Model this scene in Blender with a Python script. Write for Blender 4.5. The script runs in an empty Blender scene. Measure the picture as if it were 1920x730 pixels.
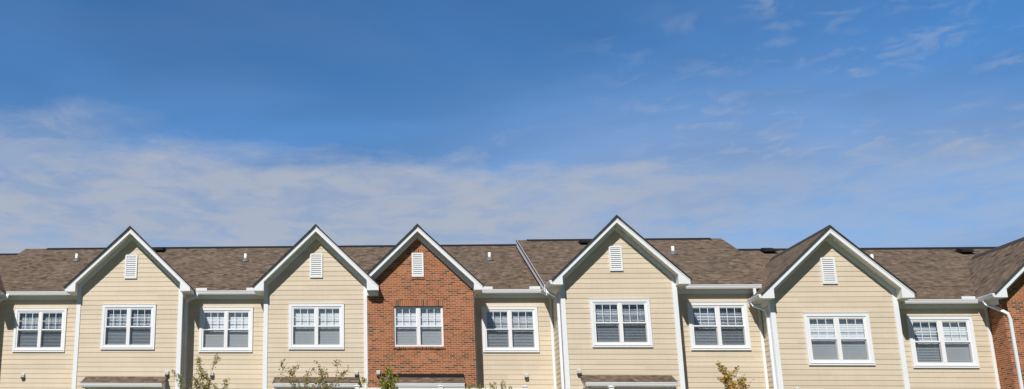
import bpy, math, random
from mathutils import Vector, Matrix

# ------------------------------------------------------------------ basics
S = bpy.context.scene
COL = S.collection
GZ = 1.6                      # the terrace the houses stand on is 1.6 m above the street
R = math.radians

def mat(name, color=(.8, .8, .8), rough=.6, metal=0.0, spec=.5):
    m = bpy.data.materials.new(name); m.use_nodes = True
    b = m.node_tree.nodes['Principled BSDF']
    b.inputs['Base Color'].default_value = (*color, 1)
    b.inputs['Roughness'].default_value = rough
    b.inputs['Metallic'].default_value = metal
    b.inputs['Specular IOR Level'].default_value = spec
    return m

def nd(nt, t, **kw):
    n = nt.nodes.new(t)
    for k, v in kw.items():
        if k in n.inputs.keys(): n.inputs[k].default_value = v
        else: setattr(n, k, v)
    return n

def ramp(nt, stops, interp='LINEAR'):
    n = nt.nodes.new('ShaderNodeValToRGB'); n.color_ramp.interpolation = interp
    e = n.color_ramp.elements
    while len(e) < len(stops): e.new(.5)
    for i, (p, c) in enumerate(stops):
        e[i].position = p; e[i].color = (*c, 1) if len(c) == 3 else c
    return n

def mixc(nt, fac, a, b, blend='MIX'):
    n = nt.nodes.new('ShaderNodeMix'); n.data_type = 'RGBA'; n.blend_type = blend
    for sock, v in ((n.inputs[0], fac), (n.inputs[6], a), (n.inputs[7], b)):
        if hasattr(v, 'is_linked') or hasattr(v, 'links'): nt.links.new(v, sock)
        elif isinstance(v, (int, float)): sock.default_value = v
        else: sock.default_value = (*v, 1)
    return n.outputs[2]

def math_n(nt, op, a, b=0.0, clamp=False):
    n = nt.nodes.new('ShaderNodeMath'); n.operation = op; n.use_clamp = clamp
    for i, v in enumerate((a, b)):
        if isinstance(v, (int, float)): n.inputs[i].default_value = v
        else: nt.links.new(v, n.inputs[i])
    return n.outputs[0]

# ------------------------------------------------------------------ materials
def weathered(name, color, rough=.55, amt=.08, scale=1.3, boards=None, spec=.4):
    """paint with faint cloudy wear, faint vertical streaks and, for siding, board to board differences"""
    m = mat(name, color, rough, spec=spec); nt = m.node_tree; b = nt.nodes['Principled BSDF']
    tc = nd(nt, 'ShaderNodeUVMap')
    n1 = nd(nt, 'ShaderNodeTexNoise', Scale=scale, Detail=5.0, Roughness=.6)
    nt.links.new(tc.outputs[0], n1.inputs['Vector'])
    mp = nd(nt, 'ShaderNodeMapping'); mp.inputs['Scale'].default_value = (14, .7, 1)
    nt.links.new(tc.outputs[0], mp.inputs[0])
    n2 = nd(nt, 'ShaderNodeTexNoise', Scale=1.0, Detail=4.0, Roughness=.6)
    nt.links.new(mp.outputs[0], n2.inputs['Vector'])
    s = math_n(nt, 'ADD', math_n(nt, 'MULTIPLY', n1.outputs[0], 1.0), math_n(nt, 'MULTIPLY', n2.outputs[0], .6))
    if boards:
        sep = nd(nt, 'ShaderNodeSeparateXYZ'); nt.links.new(tc.outputs[0], sep.inputs[0])
        row = math_n(nt, 'FLOOR', math_n(nt, 'DIVIDE', sep.outputs[1], boards))
        sh = math_n(nt, 'MULTIPLY', row, 1.37)
        seg = math_n(nt, 'FLOOR', math_n(nt, 'ADD', math_n(nt, 'DIVIDE', sep.outputs[0], 3.7), sh))
        cv = nd(nt, 'ShaderNodeCombineXYZ'); nt.links.new(seg, cv.inputs[0]); nt.links.new(row, cv.inputs[1])
        wn = nd(nt, 'ShaderNodeTexWhiteNoise', noise_dimensions='3D'); nt.links.new(cv.outputs[0], wn.inputs['Vector'])
        s = math_n(nt, 'ADD', s, math_n(nt, 'MULTIPLY', wn.outputs['Value'], .55))
        s = math_n(nt, 'SUBTRACT', s, .27)
        fr_ = math_n(nt, 'FRACT', math_n(nt, 'ADD', math_n(nt, 'DIVIDE', sep.outputs[0], 3.7), sh))      # butt joints
        s = math_n(nt, 'SUBTRACT', s, math_n(nt, 'MULTIPLY', math_n(nt, 'LESS_THAN', fr_, .0025), .6))
    r = nd(nt, 'ShaderNodeMapRange'); nt.links.new(s, r.inputs[0])
    r.inputs[1].default_value = .45; r.inputs[2].default_value = 1.15
    r.inputs[3].default_value = 1 - amt; r.inputs[4].default_value = 1 + amt * .6
    mul = nd(nt, 'ShaderNodeVectorMath', operation='SCALE')
    mul.inputs[0].default_value = color; nt.links.new(r.outputs[0], mul.inputs['Scale'])
    nt.links.new(mul.outputs[0], b.inputs['Base Color'])
    bp = nd(nt, 'ShaderNodeBump', Strength=.15, Distance=.004); nt.links.new(n2.outputs[0], bp.inputs['Height'])
    nt.links.new(bp.outputs[0], b.inputs['Normal'])
    return m

BOARD = .148
M_SIDING = weathered('beige_siding', (.66, .565, .437), .6, .085, 1.1, boards=BOARD)
M_TRIM = weathered('white_trim', (.82, .845, .88), .45, .04, 1.5)
M_GUTTER = weathered('white_gutter', (.81, .835, .87), .3, .05, 1.5)
M_SOFFIT = weathered('soffit', (.74, .72, .64), .6, .05)
M_VINYL = weathered('window_vinyl', (.84, .85, .87), .35, .03)
M_DARK = mat('dark_metal', (.018, .017, .017), .85, spec=.2)
M_EDGE = mat('shingle_edge', (.06, .054, .052), .9, spec=.2)
M_LEAD = mat('grey_flashing', (.16, .16, .17), .5)
M_VENTBODY = weathered('grey_plastic', (.52, .51, .50), .5, .05)
M_HOODIN = mat('hood_inside', (.05, .045, .045), .7)
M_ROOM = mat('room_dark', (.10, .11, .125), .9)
M_BLINDSLAT = mat('blind_slat', (.76, .81, .88), .5)
M_SHADE = weathered('closed_blind', (.80, .84, .88), .6, .03)
M_DOOR = weathered('door_paint', (.30, .05, .04), .4, .05)
M_PIPE = mat('vent_pipe', (.80, .80, .76), .5)

def soffit_ribs():
    nt = M_SOFFIT.node_tree; b = nt.nodes['Principled BSDF']
    tc = nd(nt, 'ShaderNodeTexCoord')
    w = nd(nt, 'ShaderNodeTexWave', wave_type='BANDS', bands_direction='Y', wave_profile='SAW'); w.inputs['Scale'].default_value = 3.2
    w2 = nd(nt, 'ShaderNodeTexWave', wave_type='BANDS', bands_direction='X', wave_profile='SAW'); w2.inputs['Scale'].default_value = 3.2
    nt.links.new(tc.outputs['Object'], w.inputs[0]); nt.links.new(tc.outputs['Object'], w2.inputs[0])
    bp = nd(nt, 'ShaderNodeBump', Strength=.5, Distance=.008)
    nt.links.new(math_n(nt, 'ADD', math_n(nt, 'MULTIPLY', w2.outputs['Fac'], 1.0), 0), bp.inputs['Height'])
    nt.links.new(bp.outputs[0], b.inputs['Normal'])
soffit_ribs()

def brick_mat(name, bw, rh, offset, mortar=.0120):
    m = mat(name, (.4, .2, .1), .85, spec=.25); nt = m.node_tree; b = nt.nodes['Principled BSDF']
    uv = nd(nt, 'ShaderNodeUVMap')
    # slightly uneven brick edges
    nz = nd(nt, 'ShaderNodeTexNoise', Scale=26.0, Detail=2.0); nt.links.new(uv.outputs[0], nz.inputs['Vector'])
    sub = nd(nt, 'ShaderNodeVectorMath', operation='SUBTRACT'); nt.links.new(nz.outputs['Color'], sub.inputs[0]); sub.inputs[1].default_value = (.5, .5, .5)
    sc = nd(nt, 'ShaderNodeVectorMath', operation='SCALE'); sc.inputs['Scale'].default_value = .006; nt.links.new(sub.outputs[0], sc.inputs[0])
    ad = nd(nt, 'ShaderNodeVectorMath', operation='ADD'); nt.links.new(uv.outputs[0], ad.inputs[0]); nt.links.new(sc.outputs[0], ad.inputs[1])
    t = nd(nt, 'ShaderNodeTexBrick', offset=offset, offset_frequency=2, squash=1.0)
    t.inputs['Scale'].default_value = 1; t.inputs['Color1'].default_value = (0, 0, 0, 1); t.inputs['Color2'].default_value = (1, 1, 1, 1)
    t.inputs['Mortar'].default_value = (0, 0, 0, 1); t.inputs['Mortar Size'].default_value = mortar / 2
    t.inputs['Mortar Smooth'].default_value = .25; t.inputs['Brick Width'].default_value = bw; t.inputs['Row Height'].default_value = rh
    nt.links.new(ad.outputs[0], t.inputs['Vector'])
    cr = ramp(nt, [(0, (.085, .062, .05)), (.08, (.12, .073, .052)), (.12, (.22, .080, .045)), (.3, (.31, .100, .051)), (.55, (.37, .125, .060)), (.8, (.43, .160, .080)), (1, (.33, .100, .055))])
    nt.links.new(t.outputs['Color'], cr.inputs[0])
    n2 = nd(nt, 'ShaderNodeTexNoise', Scale=9.0, Detail=6.0, Roughness=.7); nt.links.new(uv.outputs[0], n2.inputs['Vector'])
    r2 = ramp(nt, [(.3, (.72, .72, .72)), (.7, (1.22, 1.2, 1.18))]); nt.links.new(n2.outputs[0], r2.inputs[0])
    c1 = mixc(nt, 1.0, cr.outputs[0], r2.outputs[0], 'MULTIPLY')
    n3 = nd(nt, 'ShaderNodeTexNoise', Scale=.9, Detail=3.0); nt.links.new(uv.outputs[0], n3.inputs['Vector'])
    r3 = ramp(nt, [(.3, (.88, .86, .84)), (.7, (1.1, 1.1, 1.1))]); nt.links.new(n3.outputs[0], r3.inputs[0])
    c2 = mixc(nt, 1.0, c1, r3.outputs[0], 'MULTIPLY')
    c3 = mixc(nt, t.outputs['Fac'], c2, (.56, .38, .235))
    nt.links.new(c3, b.inputs['Base Color'])
    h = math_n(nt, 'ADD', math_n(nt, 'MULTIPLY', t.outputs['Fac'], -1.0), math_n(nt, 'MULTIPLY', n2.outputs[0], .35))
    bp = nd(nt, 'ShaderNodeBump', Strength=.8, Distance=.006); nt.links.new(h, bp.inputs['Height']); nt.links.new(bp.outputs[0], b.inputs['Normal'])
    return m
M_BRICK = brick_mat('red_brick', .168, .0575, .5)
M_SOLDIER = brick_mat('soldier_brick', .0575, .5, 0.0)

def shingle_mat():
    m = mat('brown_shingles', (.2, .15, .12), .95, spec=.15); nt = m.node_tree; b = nt.nodes['Principled BSDF']
    uv = nd(nt, 'ShaderNodeUVMap')
    sep = nd(nt, 'ShaderNodeSeparateXYZ'); nt.links.new(uv.outputs[0], sep.inputs[0])
    wob = nd(nt, 'ShaderNodeTexNoise', Scale=1.3, Detail=1.0); nt.links.new(uv.outputs[0], wob.inputs['Vector'])
    vv = math_n(nt, 'ADD', sep.outputs[1], math_n(nt, 'MULTIPLY', wob.outputs[0], .03))
    row = math_n(nt, 'FLOOR', math_n(nt, 'DIVIDE', vv, .143))
    outs = []
    for k, wdt in enumerate((.13, .19, .31)):
        rn = nd(nt, 'ShaderNodeTexWhiteNoise', noise_dimensions='1D'); nt.links.new(math_n(nt, 'ADD', row, k * 37.3), rn.inputs['W'])
        cell = math_n(nt, 'FLOOR', math_n(nt, 'ADD', math_n(nt, 'DIVIDE', sep.outputs[0], wdt), math_n(nt, 'MULTIPLY', rn.outputs['Value'], 7.0)))
        cv = nd(nt, 'ShaderNodeCombineXYZ'); nt.links.new(cell, cv.inputs[0]); nt.links.new(row, cv.inputs[1]); cv.inputs[2].default_value = k * 5.1
        wn = nd(nt, 'ShaderNodeTexWhiteNoise', noise_dimensions='3D'); nt.links.new(cv.outputs[0], wn.inputs['Vector']); outs.append(wn.outputs['Value'])
    s = math_n(nt, 'ADD', math_n(nt, 'ADD', math_n(nt, 'MULTIPLY', outs[0], .50), math_n(nt, 'MULTIPLY', outs[1], .40)), math_n(nt, 'MULTIPLY', outs[2], .10))
    cr = ramp(nt, [(.1, (.072, .052, .038)), (.3, (.120, .089, .066)), (.5, (.150, .110, .079)), (.7, (.182, .135, .098)), (.92, (.237, .179, .131))])
    nt.links.new(s, cr.inputs[0])
    mp = nd(nt, 'ShaderNodeMapping'); mp.inputs['Scale'].default_value = (11, 11, 1); nt.links.new(uv.outputs[0], mp.inputs[0])
    n1 = nd(nt, 'ShaderNodeTexNoise', Scale=1.0, Detail=6.0, Roughness=.7); nt.links.new(mp.outputs[0], n1.inputs['Vector'])
    r1 = ramp(nt, [(.3, (.84, .84, .84)), (.7, (1.15, 1.15, 1.15))]); nt.links.new(n1.outputs[0], r1.inputs[0])
    c = mixc(nt, 1.0, cr.outputs[0], r1.outputs[0], 'MULTIPLY')
    n2 = nd(nt, 'ShaderNodeTexNoise', Scale=.45, Detail=4.0, Roughness=.6); nt.links.new(uv.outputs[0], n2.inputs['Vector'])
    r2 = ramp(nt, [(.3, (.95, .94, .95)), (.7, (1.05, 1.05, 1.04))]); nt.links.new(n2.outputs[0], r2.inputs[0])
    c = mixc(nt, 1.0, c, r2.outputs[0], 'MULTIPLY')
    n3 = nd(nt, 'ShaderNodeTexNoise', Scale=90.0, Detail=2.0); nt.links.new(uv.outputs[0], n3.inputs['Vector'])
    nt.links.new(c, b.inputs['Base Color'])
    # each course steps down to the next: saw height along v
    saw = math_n(nt, 'FRACT', math_n(nt, 'DIVIDE', vv, .143))
    h = math_n(nt, 'ADD', math_n(nt, 'MULTIPLY', saw, -.8), math_n(nt, 'ADD', math_n(nt, 'MULTIPLY', s, .9), math_n(nt, 'MULTIPLY', n3.outputs[0], .3)))
    bp = nd(nt, 'ShaderNodeBump', Strength=.8, Distance=.007); nt.links.new(h, bp.inputs['Height']); nt.links.new(bp.outputs[0], b.inputs['Normal'])
    return m
M_SHINGLE = shingle_mat()

def glass_mat():
    m = bpy.data.materials.new('window_glass'); m.use_nodes = True; nt = m.node_tree
    nt.nodes.clear(); out = nd(nt, 'ShaderNodeOutputMaterial')
    tr = nd(nt, 'ShaderNodeBsdfTransparent'); tr.inputs[0].default_value = (.95, .975, .99, 1)
    gl = nd(nt, 'ShaderNodeBsdfGlossy'); gl.inputs['Roughness'].default_value = .02; gl.inputs['Color'].default_value = (1, 1, 1, 1)
    ge = nd(nt, 'ShaderNodeNewGeometry'); dt = nd(nt, 'ShaderNodeVectorMath', operation='DOT_PRODUCT')
    nt.links.new(ge.outputs['Incoming'], dt.inputs[0]); nt.links.new(ge.outputs['True Normal'], dt.inputs[1])
    ca = math_n(nt, 'SUBTRACT', 1.0, math_n(nt, 'ABSOLUTE', dt.outputs['Value']), clamp=True)
    f = math_n(nt, 'ADD', math_n(nt, 'MULTIPLY', math_n(nt, 'POWER', ca, 5.0), .9), .12, clamp=True)   # both faces of a double pane
    nz = nd(nt, 'ShaderNodeTexNoise', Scale=1.6, Detail=1.0); tc = nd(nt, 'ShaderNodeUVMap'); nt.links.new(tc.outputs[0], nz.inputs['Vector'])
    bp = nd(nt, 'ShaderNodeBump', Strength=.12, Distance=.02); nt.links.new(nz.outputs[0], bp.inputs['Height']); nt.links.new(bp.outputs[0], gl.inputs['Normal'])
    mx = nd(nt, 'ShaderNodeMixShader'); nt.links.new(f, mx.inputs[0]); nt.links.new(tr.outputs[0], mx.inputs[1]); nt.links.new(gl.outputs[0], mx.inputs[2])
    nt.links.new(mx.outputs[0], out.inputs[0]); return m
M_GLASS = glass_mat()

def screen_mat():
    m = bpy.data.materials.new('insect_screen'); m.use_nodes = True; nt = m.node_tree
    nt.nodes.clear(); out = nd(nt, 'ShaderNodeOutputMaterial')
    tr = nd(nt, 'ShaderNodeBsdfTransparent')
    di = nd(nt, 'ShaderNodeBsdfDiffuse'); di.inputs[0].default_value = (.06, .07, .075, 1)
    mx = nd(nt, 'ShaderNodeMixShader'); mx.inputs[0].default_value = .33
    nt.links.new(tr.outputs[0], mx.inputs[1]); nt.links.new(di.outputs[0], mx.inputs[2]); nt.links.new(mx.outputs[0], out.inputs[0]); return m
M_SCREEN = screen_mat()

# ------------------------------------------------------------------ mesh builder
class MB:
    def __init__(s): s.v = []; s.f = []; s.mi = []
    def add(s, vs, fs, mi=0):
        o = len(s.v); s.v += [tuple(p) for p in vs]; s.f += [tuple(o + i for i in f) for f in fs]; s.mi += [mi] * len(fs); return s
    def box(s, x0, x1, y0, y1, z0, z1, mi=0):
        v = [(x0, y0, z0), (x1, y0, z0), (x1, y1, z0), (x0, y1, z0), (x0, y0, z1), (x1, y0, z1), (x1, y1, z1), (x0, y1, z1)]
        return s.add(v, [(0, 3, 2, 1), (4, 5, 6, 7), (0, 1, 5, 4), (1, 2, 6, 5), (2, 3, 7, 6), (3, 0, 4, 7)], mi)
    def ext(s, poly, axis, a, b, mi=0):
        """extrude a closed polygon: axis 'y' takes (x,z) points, axis 'x' takes (y,z) points, axis 'z' takes (x,y)"""
        def P(p, t): return (p[0], t, p[1]) if axis == 'y' else ((t, p[0], p[1]) if axis == 'x' else (p[0], p[1], t))
        n = len(poly)
        ar = sum(poly[i][0] * poly[(i + 1) % n][1] - poly[(i + 1) % n][0] * poly[i][1] for i in range(n))
        if (ar < 0) != (axis == 'y' and False): poly = poly[::-1]
        v = [P(p, a) for p in poly] + [P(p, b) for p in poly]
        fs = [tuple(range(n)), tuple(range(2 * n - 1, n - 1, -1))]
        fs += [(i, i + n, (i + 1) % n + n, (i + 1) % n) for i in range(n)]
        if axis == 'x' or axis == 'z': fs = [f[::-1] for f in fs]
        return s.add(v, fs, mi)
    def quad(s, a, b, c, d, mi=0): return s.add([a, b, c, d], [(0, 1, 2, 3)], mi)
    def tube(s, pts, w, d=None, n=4, mi=0, taper=None):
        """bar or tube along points; n=4 gives a rectangular section w by d"""
        d = d or w; rings = []
        pts = [Vector(p) for p in pts]
        for i, p in enumerate(pts):
            t = (pts[min(i + 1, len(pts) - 1)] - pts[max(i - 1, 0)]).normalized()
            ref = Vector((0, 1, 0)) if abs(t.y) < .9 else Vector((1, 0, 0))
            a = t.cross(ref).normalized(); b = t.cross(a).normalized()
            k = 1 if taper is None else taper[i]
            if n == 4: offs = [(-.5, -.5), (.5, -.5), (.5, .5), (-.5, .5)]
            else: offs = [(.5 * math.cos(2 * math.pi * j / n), .5 * math.sin(2 * math.pi * j / n)) for j in range(n)]
            rings.append([p + a * (u * w * k) + b * (v_ * d * k) for u, v_ in offs])
        o = len(s.v)
        for r in rings: s.v += [tuple(q) for q in r]
        for i in range(len(rings) - 1):
            for j in range(n):
                s.f.append((o + i * n + j, o + i * n + (j + 1) % n, o + (i + 1) * n + (j + 1) % n, o + (i + 1) * n + j)); s.mi.append(mi)
        s.f.append(tuple(o + j for j in range(n))[::-1]); s.mi.append(mi)
        s.f.append(tuple(o + (len(rings) - 1) * n + j for j in range(n))); s.mi.append(mi)
        return s
    def build(s, name, m, parent=None, smooth=False):
        """vertices are given in site coordinates (z from the terrace); they become local to the parent thing"""
        org = Vector(parent['_org']) if parent is not None and '_org' in parent else Vector((0, 0, 0))
        me = bpy.data.meshes.new(name)
        me.from_pydata([(x - org.x, y - org.y, z - org.z) for x, y, z in s.v], [], s.f)
        uvl = me.uv_layers.new(name='UVMap')
        Z = Vector((0, 0, 1))
        for p in me.polygons:
            n = p.normal
            if abs(n.z) > .98: ua, va = Vector((1, 0, 0)), Vector((0, 1, 0))
            else:
                ua = Z.cross(n).normalized(); va = n.cross(ua)
                if va.z < 0: va = -va
            for li in p.loop_indices:
                q = Vector(s.v[me.loops[li].vertex_index])
                uvl.data[li].uv = (q.dot(ua), q.dot(va))
        ms = m if isinstance(m, (list, tuple)) else [m]
        for k in ms: me.materials.append(k)
        for p, i in zip(me.polygons, s.mi): p.material_index = i; p.use_smooth = smooth
        o = bpy.data.objects.new(name, me); COL.objects.link(o)
        if parent is not None: o.parent = parent; o['_org'] = tuple(org)
        else: o.location = (0, 0, GZ)
        return o

def tag(o, label=None, cat=None, group=None, kind=None):
    if label: o['label'] = label
    if cat: o['category'] = cat
    if group: o['group'] = group
    if kind: o['kind'] = kind
    return o

def thing(name, x, y, z=0.0):
    o = bpy.data.objects.new(name, None); COL.objects.link(o)
    o.location = (x, y, z + GZ); o['_org'] = (x, y, z); o.empty_display_size = .3
    return o

# ------------------------------------------------------------------ walls
def wall(mb, x0, x1, z0, z1, y, holes=(), gable=None, lap=.010, axis='y', sgn=-1, tops=None):
    """lap boards (lap>0) or a flat sheet (lap=0) in the plane y=const (axis 'y') or x=const (axis 'x').
    sgn is the outward direction along the axis. holes are (a0,a1,z0,z1). gable=(xc, z apex, slope)."""
    def P(a, out, z): return (a, y + sgn * out, z) if axis == 'y' else (y + sgn * out, a, z)
    cuts = {z0, z1}
    if lap:
        k = math.ceil((z0 + 1e-6) / BOARD)
        while k * BOARD < z1: cuts.add(k * BOARD); k += 1
    for h in holes:
        for z in (h[2], h[3]):
            if z0 < z < z1: cuts.add(z)
    if gable:
        ze = max(gable[1] - gable[2] * (gable[0] - x0), gable[1] - gable[2] * (x1 - gable[0]))
        for z in (gable[1] - gable[2] * (gable[0] - x0), gable[1] - gable[2] * (x1 - gable[0])):
            if z0 < z < z1: cuts.add(z)
    cs = sorted(cuts)
    def lim(z):
        a, b = x0, x1
        if gable:
            h = max((gable[1] - z) / gable[2], 0); a = max(a, gable[0] - h); b = min(b, gable[0] + h)
        return a, b
    for za, zb in zip(cs[:-1], cs[1:]):
        if zb - za < 1e-4: continue
        def off(z, up):
            if not lap: return 0
            f = (z / BOARD) % 1.0
            if up and f < 1e-4: f = 1
            if not up and f > 1 - 1e-4: f = 0
            return lap * (1 - f)
        ob, ot = off(za, False), off(zb, True)
        segs = [(lim(za), lim(zb))]
        hs = sorted([h for h in holes if h[2] < (za + zb) / 2 < h[3]])
        pa, pb = lim(za); ta, tb = lim(zb); cur_b, cur_t = pa, ta
        pieces = []
        for h in hs:
            pieces.append((cur_b, h[0], cur_t, h[0])); cur_b = cur_t = h[1]
        pieces.append((cur_b, pb, cur_t, tb))
        for b0, b1, t0, t1 in pieces:
            vs = [P(b0, ob, za), P(b1, ob, za), P(t1, ot, zb), P(t0, ot, zb)]
            flip = (axis == 'x') != (sgn > 0)
            mb.add(vs, [(0, 1, 2, 3) if not flip else (3, 2, 1, 0)])
            if lap and ob > lap * .98:
                vs = [P(b0, 0, za), P(b1, 0, za), P(b1, ob, za), P(b0, ob, za)]
                mb.add(vs, [(0, 1, 2, 3) if not flip else (3, 2, 1, 0)])

# ------------------------------------------------------------------ windows
def slats(mb, x0, x1, z0, z1, y, tilt, pitch=.045, w=.045):
    n = int((z1 - z0) / pitch); c, s_ = math.cos(tilt) * w / 2, math.sin(tilt) * w / 2
    for i in range(n):
        z = z0 + (i + .5) * pitch
        mb.add([(x0, y - c, z - s_), (x1, y - c, z - s_), (x1, y + c, z + s_), (x0, y + c, z + s_)], [(0, 1, 2, 3)])
        mb.add([(x0, y - c, z - s_ + .003), (x1, y - c, z - s_ + .003), (x1, y + c, z + s_ + .003), (x0, y + c, z + s_ + .003)], [(3, 2, 1, 0)])

def window(house, xc, zb, y, s, kinds, brick=False, label=None, rng=None):
    """double window unit: trim, vinyl frame and mullion, two upper and two lower sashes, muntins, panes, screens, blinds.
    kinds = (left, right); a kind is ('closed', tilt) or ('slats', tilt, lowered fraction)."""
    if brick: tw = 0; W = 1.49 * s; H = 1.235 * s; bz = zb
    else: tw = .085 * s; W = 1.70 * s; H = 1.406 * s; bz = zb
    x0, x1, z0, z1 = xc - W / 2, xc + W / 2, bz, bz + H
    win = MB()
    ix0, ix1, iz0, iz1 = x0 + tw, x1 - tw, z0 + tw + (.01 if tw else 0), z1 - tw
    if not brick:
        win.box(x0, x1, y - .05, y, iz1, z1).box(x0, x1, y - .05, y, z0, iz0)
        win.box(x0, ix0, y - .05, y, iz0, iz1).box(ix1, x1, y - .05, y, iz0, iz1)
        win.box(x0 + .03, x1 - .03, y - .064, y - .05, z0 + .052, z0 + .068)
        win.box(x0 - .006, x1 + .006, y - .062, y - .0, z1, z1 + .012)
        yf = y - .03
    else:
        yf = y + .055
    wobj = win.build('window', M_TRIM, house) if not brick else None
    fr = MB(); fw = .048 * s
    for a, b, c, d in ((ix0, ix1, iz1 - fw, iz1), (ix0, ix1, iz0, iz0 + fw), (ix0, ix0 + fw, iz0 + fw, iz1 - fw), (ix1 - fw, ix1, iz0 + fw, iz1 - fw)):
        fr.box(a, b, yf, yf + .1, c, d)
    fr.box(xc - .052 * s, xc + .052 * s, yf - .004, yf + .1, iz0 + fw, iz1 - fw)
    if brick: wobj = fr.build('window', M_VINYL, house); par = wobj
    else: fr.build('window_frame', M_VINYL, wobj); par = wobj
    if label: wobj['label'] = label
    # the opening's lining and the room behind it
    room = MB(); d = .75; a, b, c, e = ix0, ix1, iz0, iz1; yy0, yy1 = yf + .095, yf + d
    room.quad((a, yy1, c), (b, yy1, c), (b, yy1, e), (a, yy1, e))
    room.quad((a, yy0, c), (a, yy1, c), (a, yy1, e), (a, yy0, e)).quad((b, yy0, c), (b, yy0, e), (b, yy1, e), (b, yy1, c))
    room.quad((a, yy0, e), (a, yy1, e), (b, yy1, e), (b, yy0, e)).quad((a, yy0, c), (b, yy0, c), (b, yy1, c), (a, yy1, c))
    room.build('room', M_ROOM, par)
    zmid = (iz0 + iz1) / 2
    for side, kind in ((0, kinds[0]), (1, kinds[1])):
        a = (ix0 + fw) if side == 0 else xc + .052 * s
        b = xc - .052 * s if side == 0 else ix1 - fw
        lo, hi = iz0 + fw, iz1 - fw
        rw = .026 * s
        up = MB()                                   # upper sash, nearer the outside
        up.box(a, b, yf + .012, yf + .045, hi - rw, hi).box(a, b, yf + .012, yf + .045, zmid - .012 * s, zmid + .028 * s)
        up.box(a, a + rw * .7, yf + .012, yf + .045, zmid + .028 * s, hi - rw).box(b - rw * .7, b, yf + .012, yf + .045, zmid + .028 * s, hi - rw)
        gz0, gz1 = zmid + .028 * s, hi - rw
        for k in (1, 2):
            xm = a + (b - a) * k / 3; up.box(xm - .008 * s, xm + .008 * s, yf + .018, yf + .028, gz0, gz1)
        zm = (gz0 + gz1) / 2 + .0; up.box(a + rw * .7, b - rw * .7, yf + .0175, yf + .0285, zm - .008 * s, zm + .008 * s)
        up.build('upper_sash', M_VINYL, par)
        lw = MB()
        lw.box(a, b, yf + .05, yf + .08, zmid - .035 * s, zmid - .012 * s + .02).box(a, b, yf + .05, yf + .08, lo, lo + rw)
        lw.box(a, a + rw * .7, yf + .05, yf + .08, lo + rw, zmid - .035 * s).box(b - rw * .7, b, yf + .05, yf + .08, lo + rw, zmid - .035 * s)
        lw.build('lower_sash', M_VINYL, par)
        g = MB(); g.quad((a + .004, yf + .032, gz0), (b - .004, yf + .032, gz0), (b - .004, yf + .032, gz1), (a + .004, yf + .032, gz1)); g.build('pane', M_GLASS, par)
        g = MB(); g.quad((a + .004, yf + .066, lo + .01), (b - .004, yf + .066, lo + .01), (b - .004, yf + .066, zmid - .03), (a + .004, yf + .066, zmid - .03)); g.build('pane', M_GLASS, par)
        g = MB(); g.quad((a + .002, yf + .02, lo), (b - .002, yf + .02, lo), (b - .002, yf + .02, zmid - .012), (a + .002, yf + .02, zmid - .012)); g.build('insect_screen', M_SCREEN, par)
        bl = MB(); yb = yf + .135
        if kind[0] == 'closed':
            bl.quad((a - .01, yb + .02, iz0 + .01), (b + .01, yb + .02, iz0 + .01), (b + .01, yb + .02, iz1), (a - .01, yb + .02, iz1))
            n = 26; p = (iz1 - iz0) / n
            for i in range(n):
                z = iz0 + i * p; bl.quad((a - .01, yb - .004, z), (b + .01, yb - .004, z), (b + .01, yb + .008, z + p * .97), (a - .01, yb + .008, z + p * .97))
            bl.build('blind', M_SHADE, par)
        else:
            zl = iz0 + (1 - kind[2]) * (iz1 - iz0)
            slats(bl, a + .005, b - .005, zl, iz1 - .03, yb + .01, kind[1])
            bl.box(a, b, yb - .02, yb + .03, iz1 - .03, iz1 - .002)
            for xx in (a + .12, b - .12): bl.box(xx - .002, xx + .002, yb - .018, yb - .014, zl, iz1 - .03)
            bl.build('blind', M_BLINDSLAT, par)
    if brick:
        e = MB(); e.box(x0 - .03, x1 + .03, y - .008, y + .10, z1, z1 + .178); e.build('soldier_course', M_SOLDIER, house)
        e = MB(); e.ext([(y - .035, z0 - .062), (y - .030, z0 - .012), (y + .06, z0 + .0), (y + .06, z0 - .062)], 'x', x0 - .04, x1 + .04); e.build('brick_sill', M_SOLDIER, house)
        return (x0, x1, z0, z1)
    return (ix0 - .02, ix1 + .02, iz0 - .02, iz1 + .02)

def louver(house, xc, z0, z1, y, w, brick=False):
    m = MB(); a, b = xc - w / 2, xc + w / 2; f = .045
    m.box(a, b, y - .05, y + .0, z1 - f, z1).box(a, b, y - .05, y, z0, z0 + f).box(a, a + f, y - .05, y, z0 + f, z1 - f).box(b - f, b, y - .05, y, z0 + f, z1 - f)
    o = m.build('gable_vent', M_TRIM, house)
    k = MB(); k.box(a + f, b - f, y - .008, y - .004, z0 + f, z1 - f); k.build('vent_backing', M_DARK, o)
    s_ = MB(); n = 11; p = (z1 - z0 - 2 * f) / n
    for i in range(n):
        z = z0 + f + i * p
        s_.ext([(y - .044, z + .006), (y - .010, z + p * .92), (y - .010, z + p * .92 + .008), (y - .044, z + .030)], 'x', a + f, b - f)
    s_.build('louver_slats', M_TRIM, o)
    if brick:
        e = MB(); e.box(a - .02, b + .02, y - .006, y + .05, z1 + .0, z1 + .13); e.build('soldier_course', M_SOLDIER, house)
        e = MB(); e.ext([(y - .03, z0 - .06), (y - .026, z0 - .012), (y + .02, z0 - .0), (y + .02, z0 - .06)], 'x', a - .02, b + .02); e.build('brick_sill', M_SOLDIER, house)

def hood(house, x, z, y):
    m = MB(); m.ext([(y, z - .05), (y, z + .08), (y - .03, z + .085), (y - .085, z + .035), (y - .085, z - .035)], 'x', x - .055, x + .055)
    o = m.build('vent_hood', M_VENTBODY, house)
    k = MB(); k.box(x - .047, x + .047, y - .075, y - .002, z - .085, z - .04); k.build('hood_flap', M_HOODIN, o)

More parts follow.
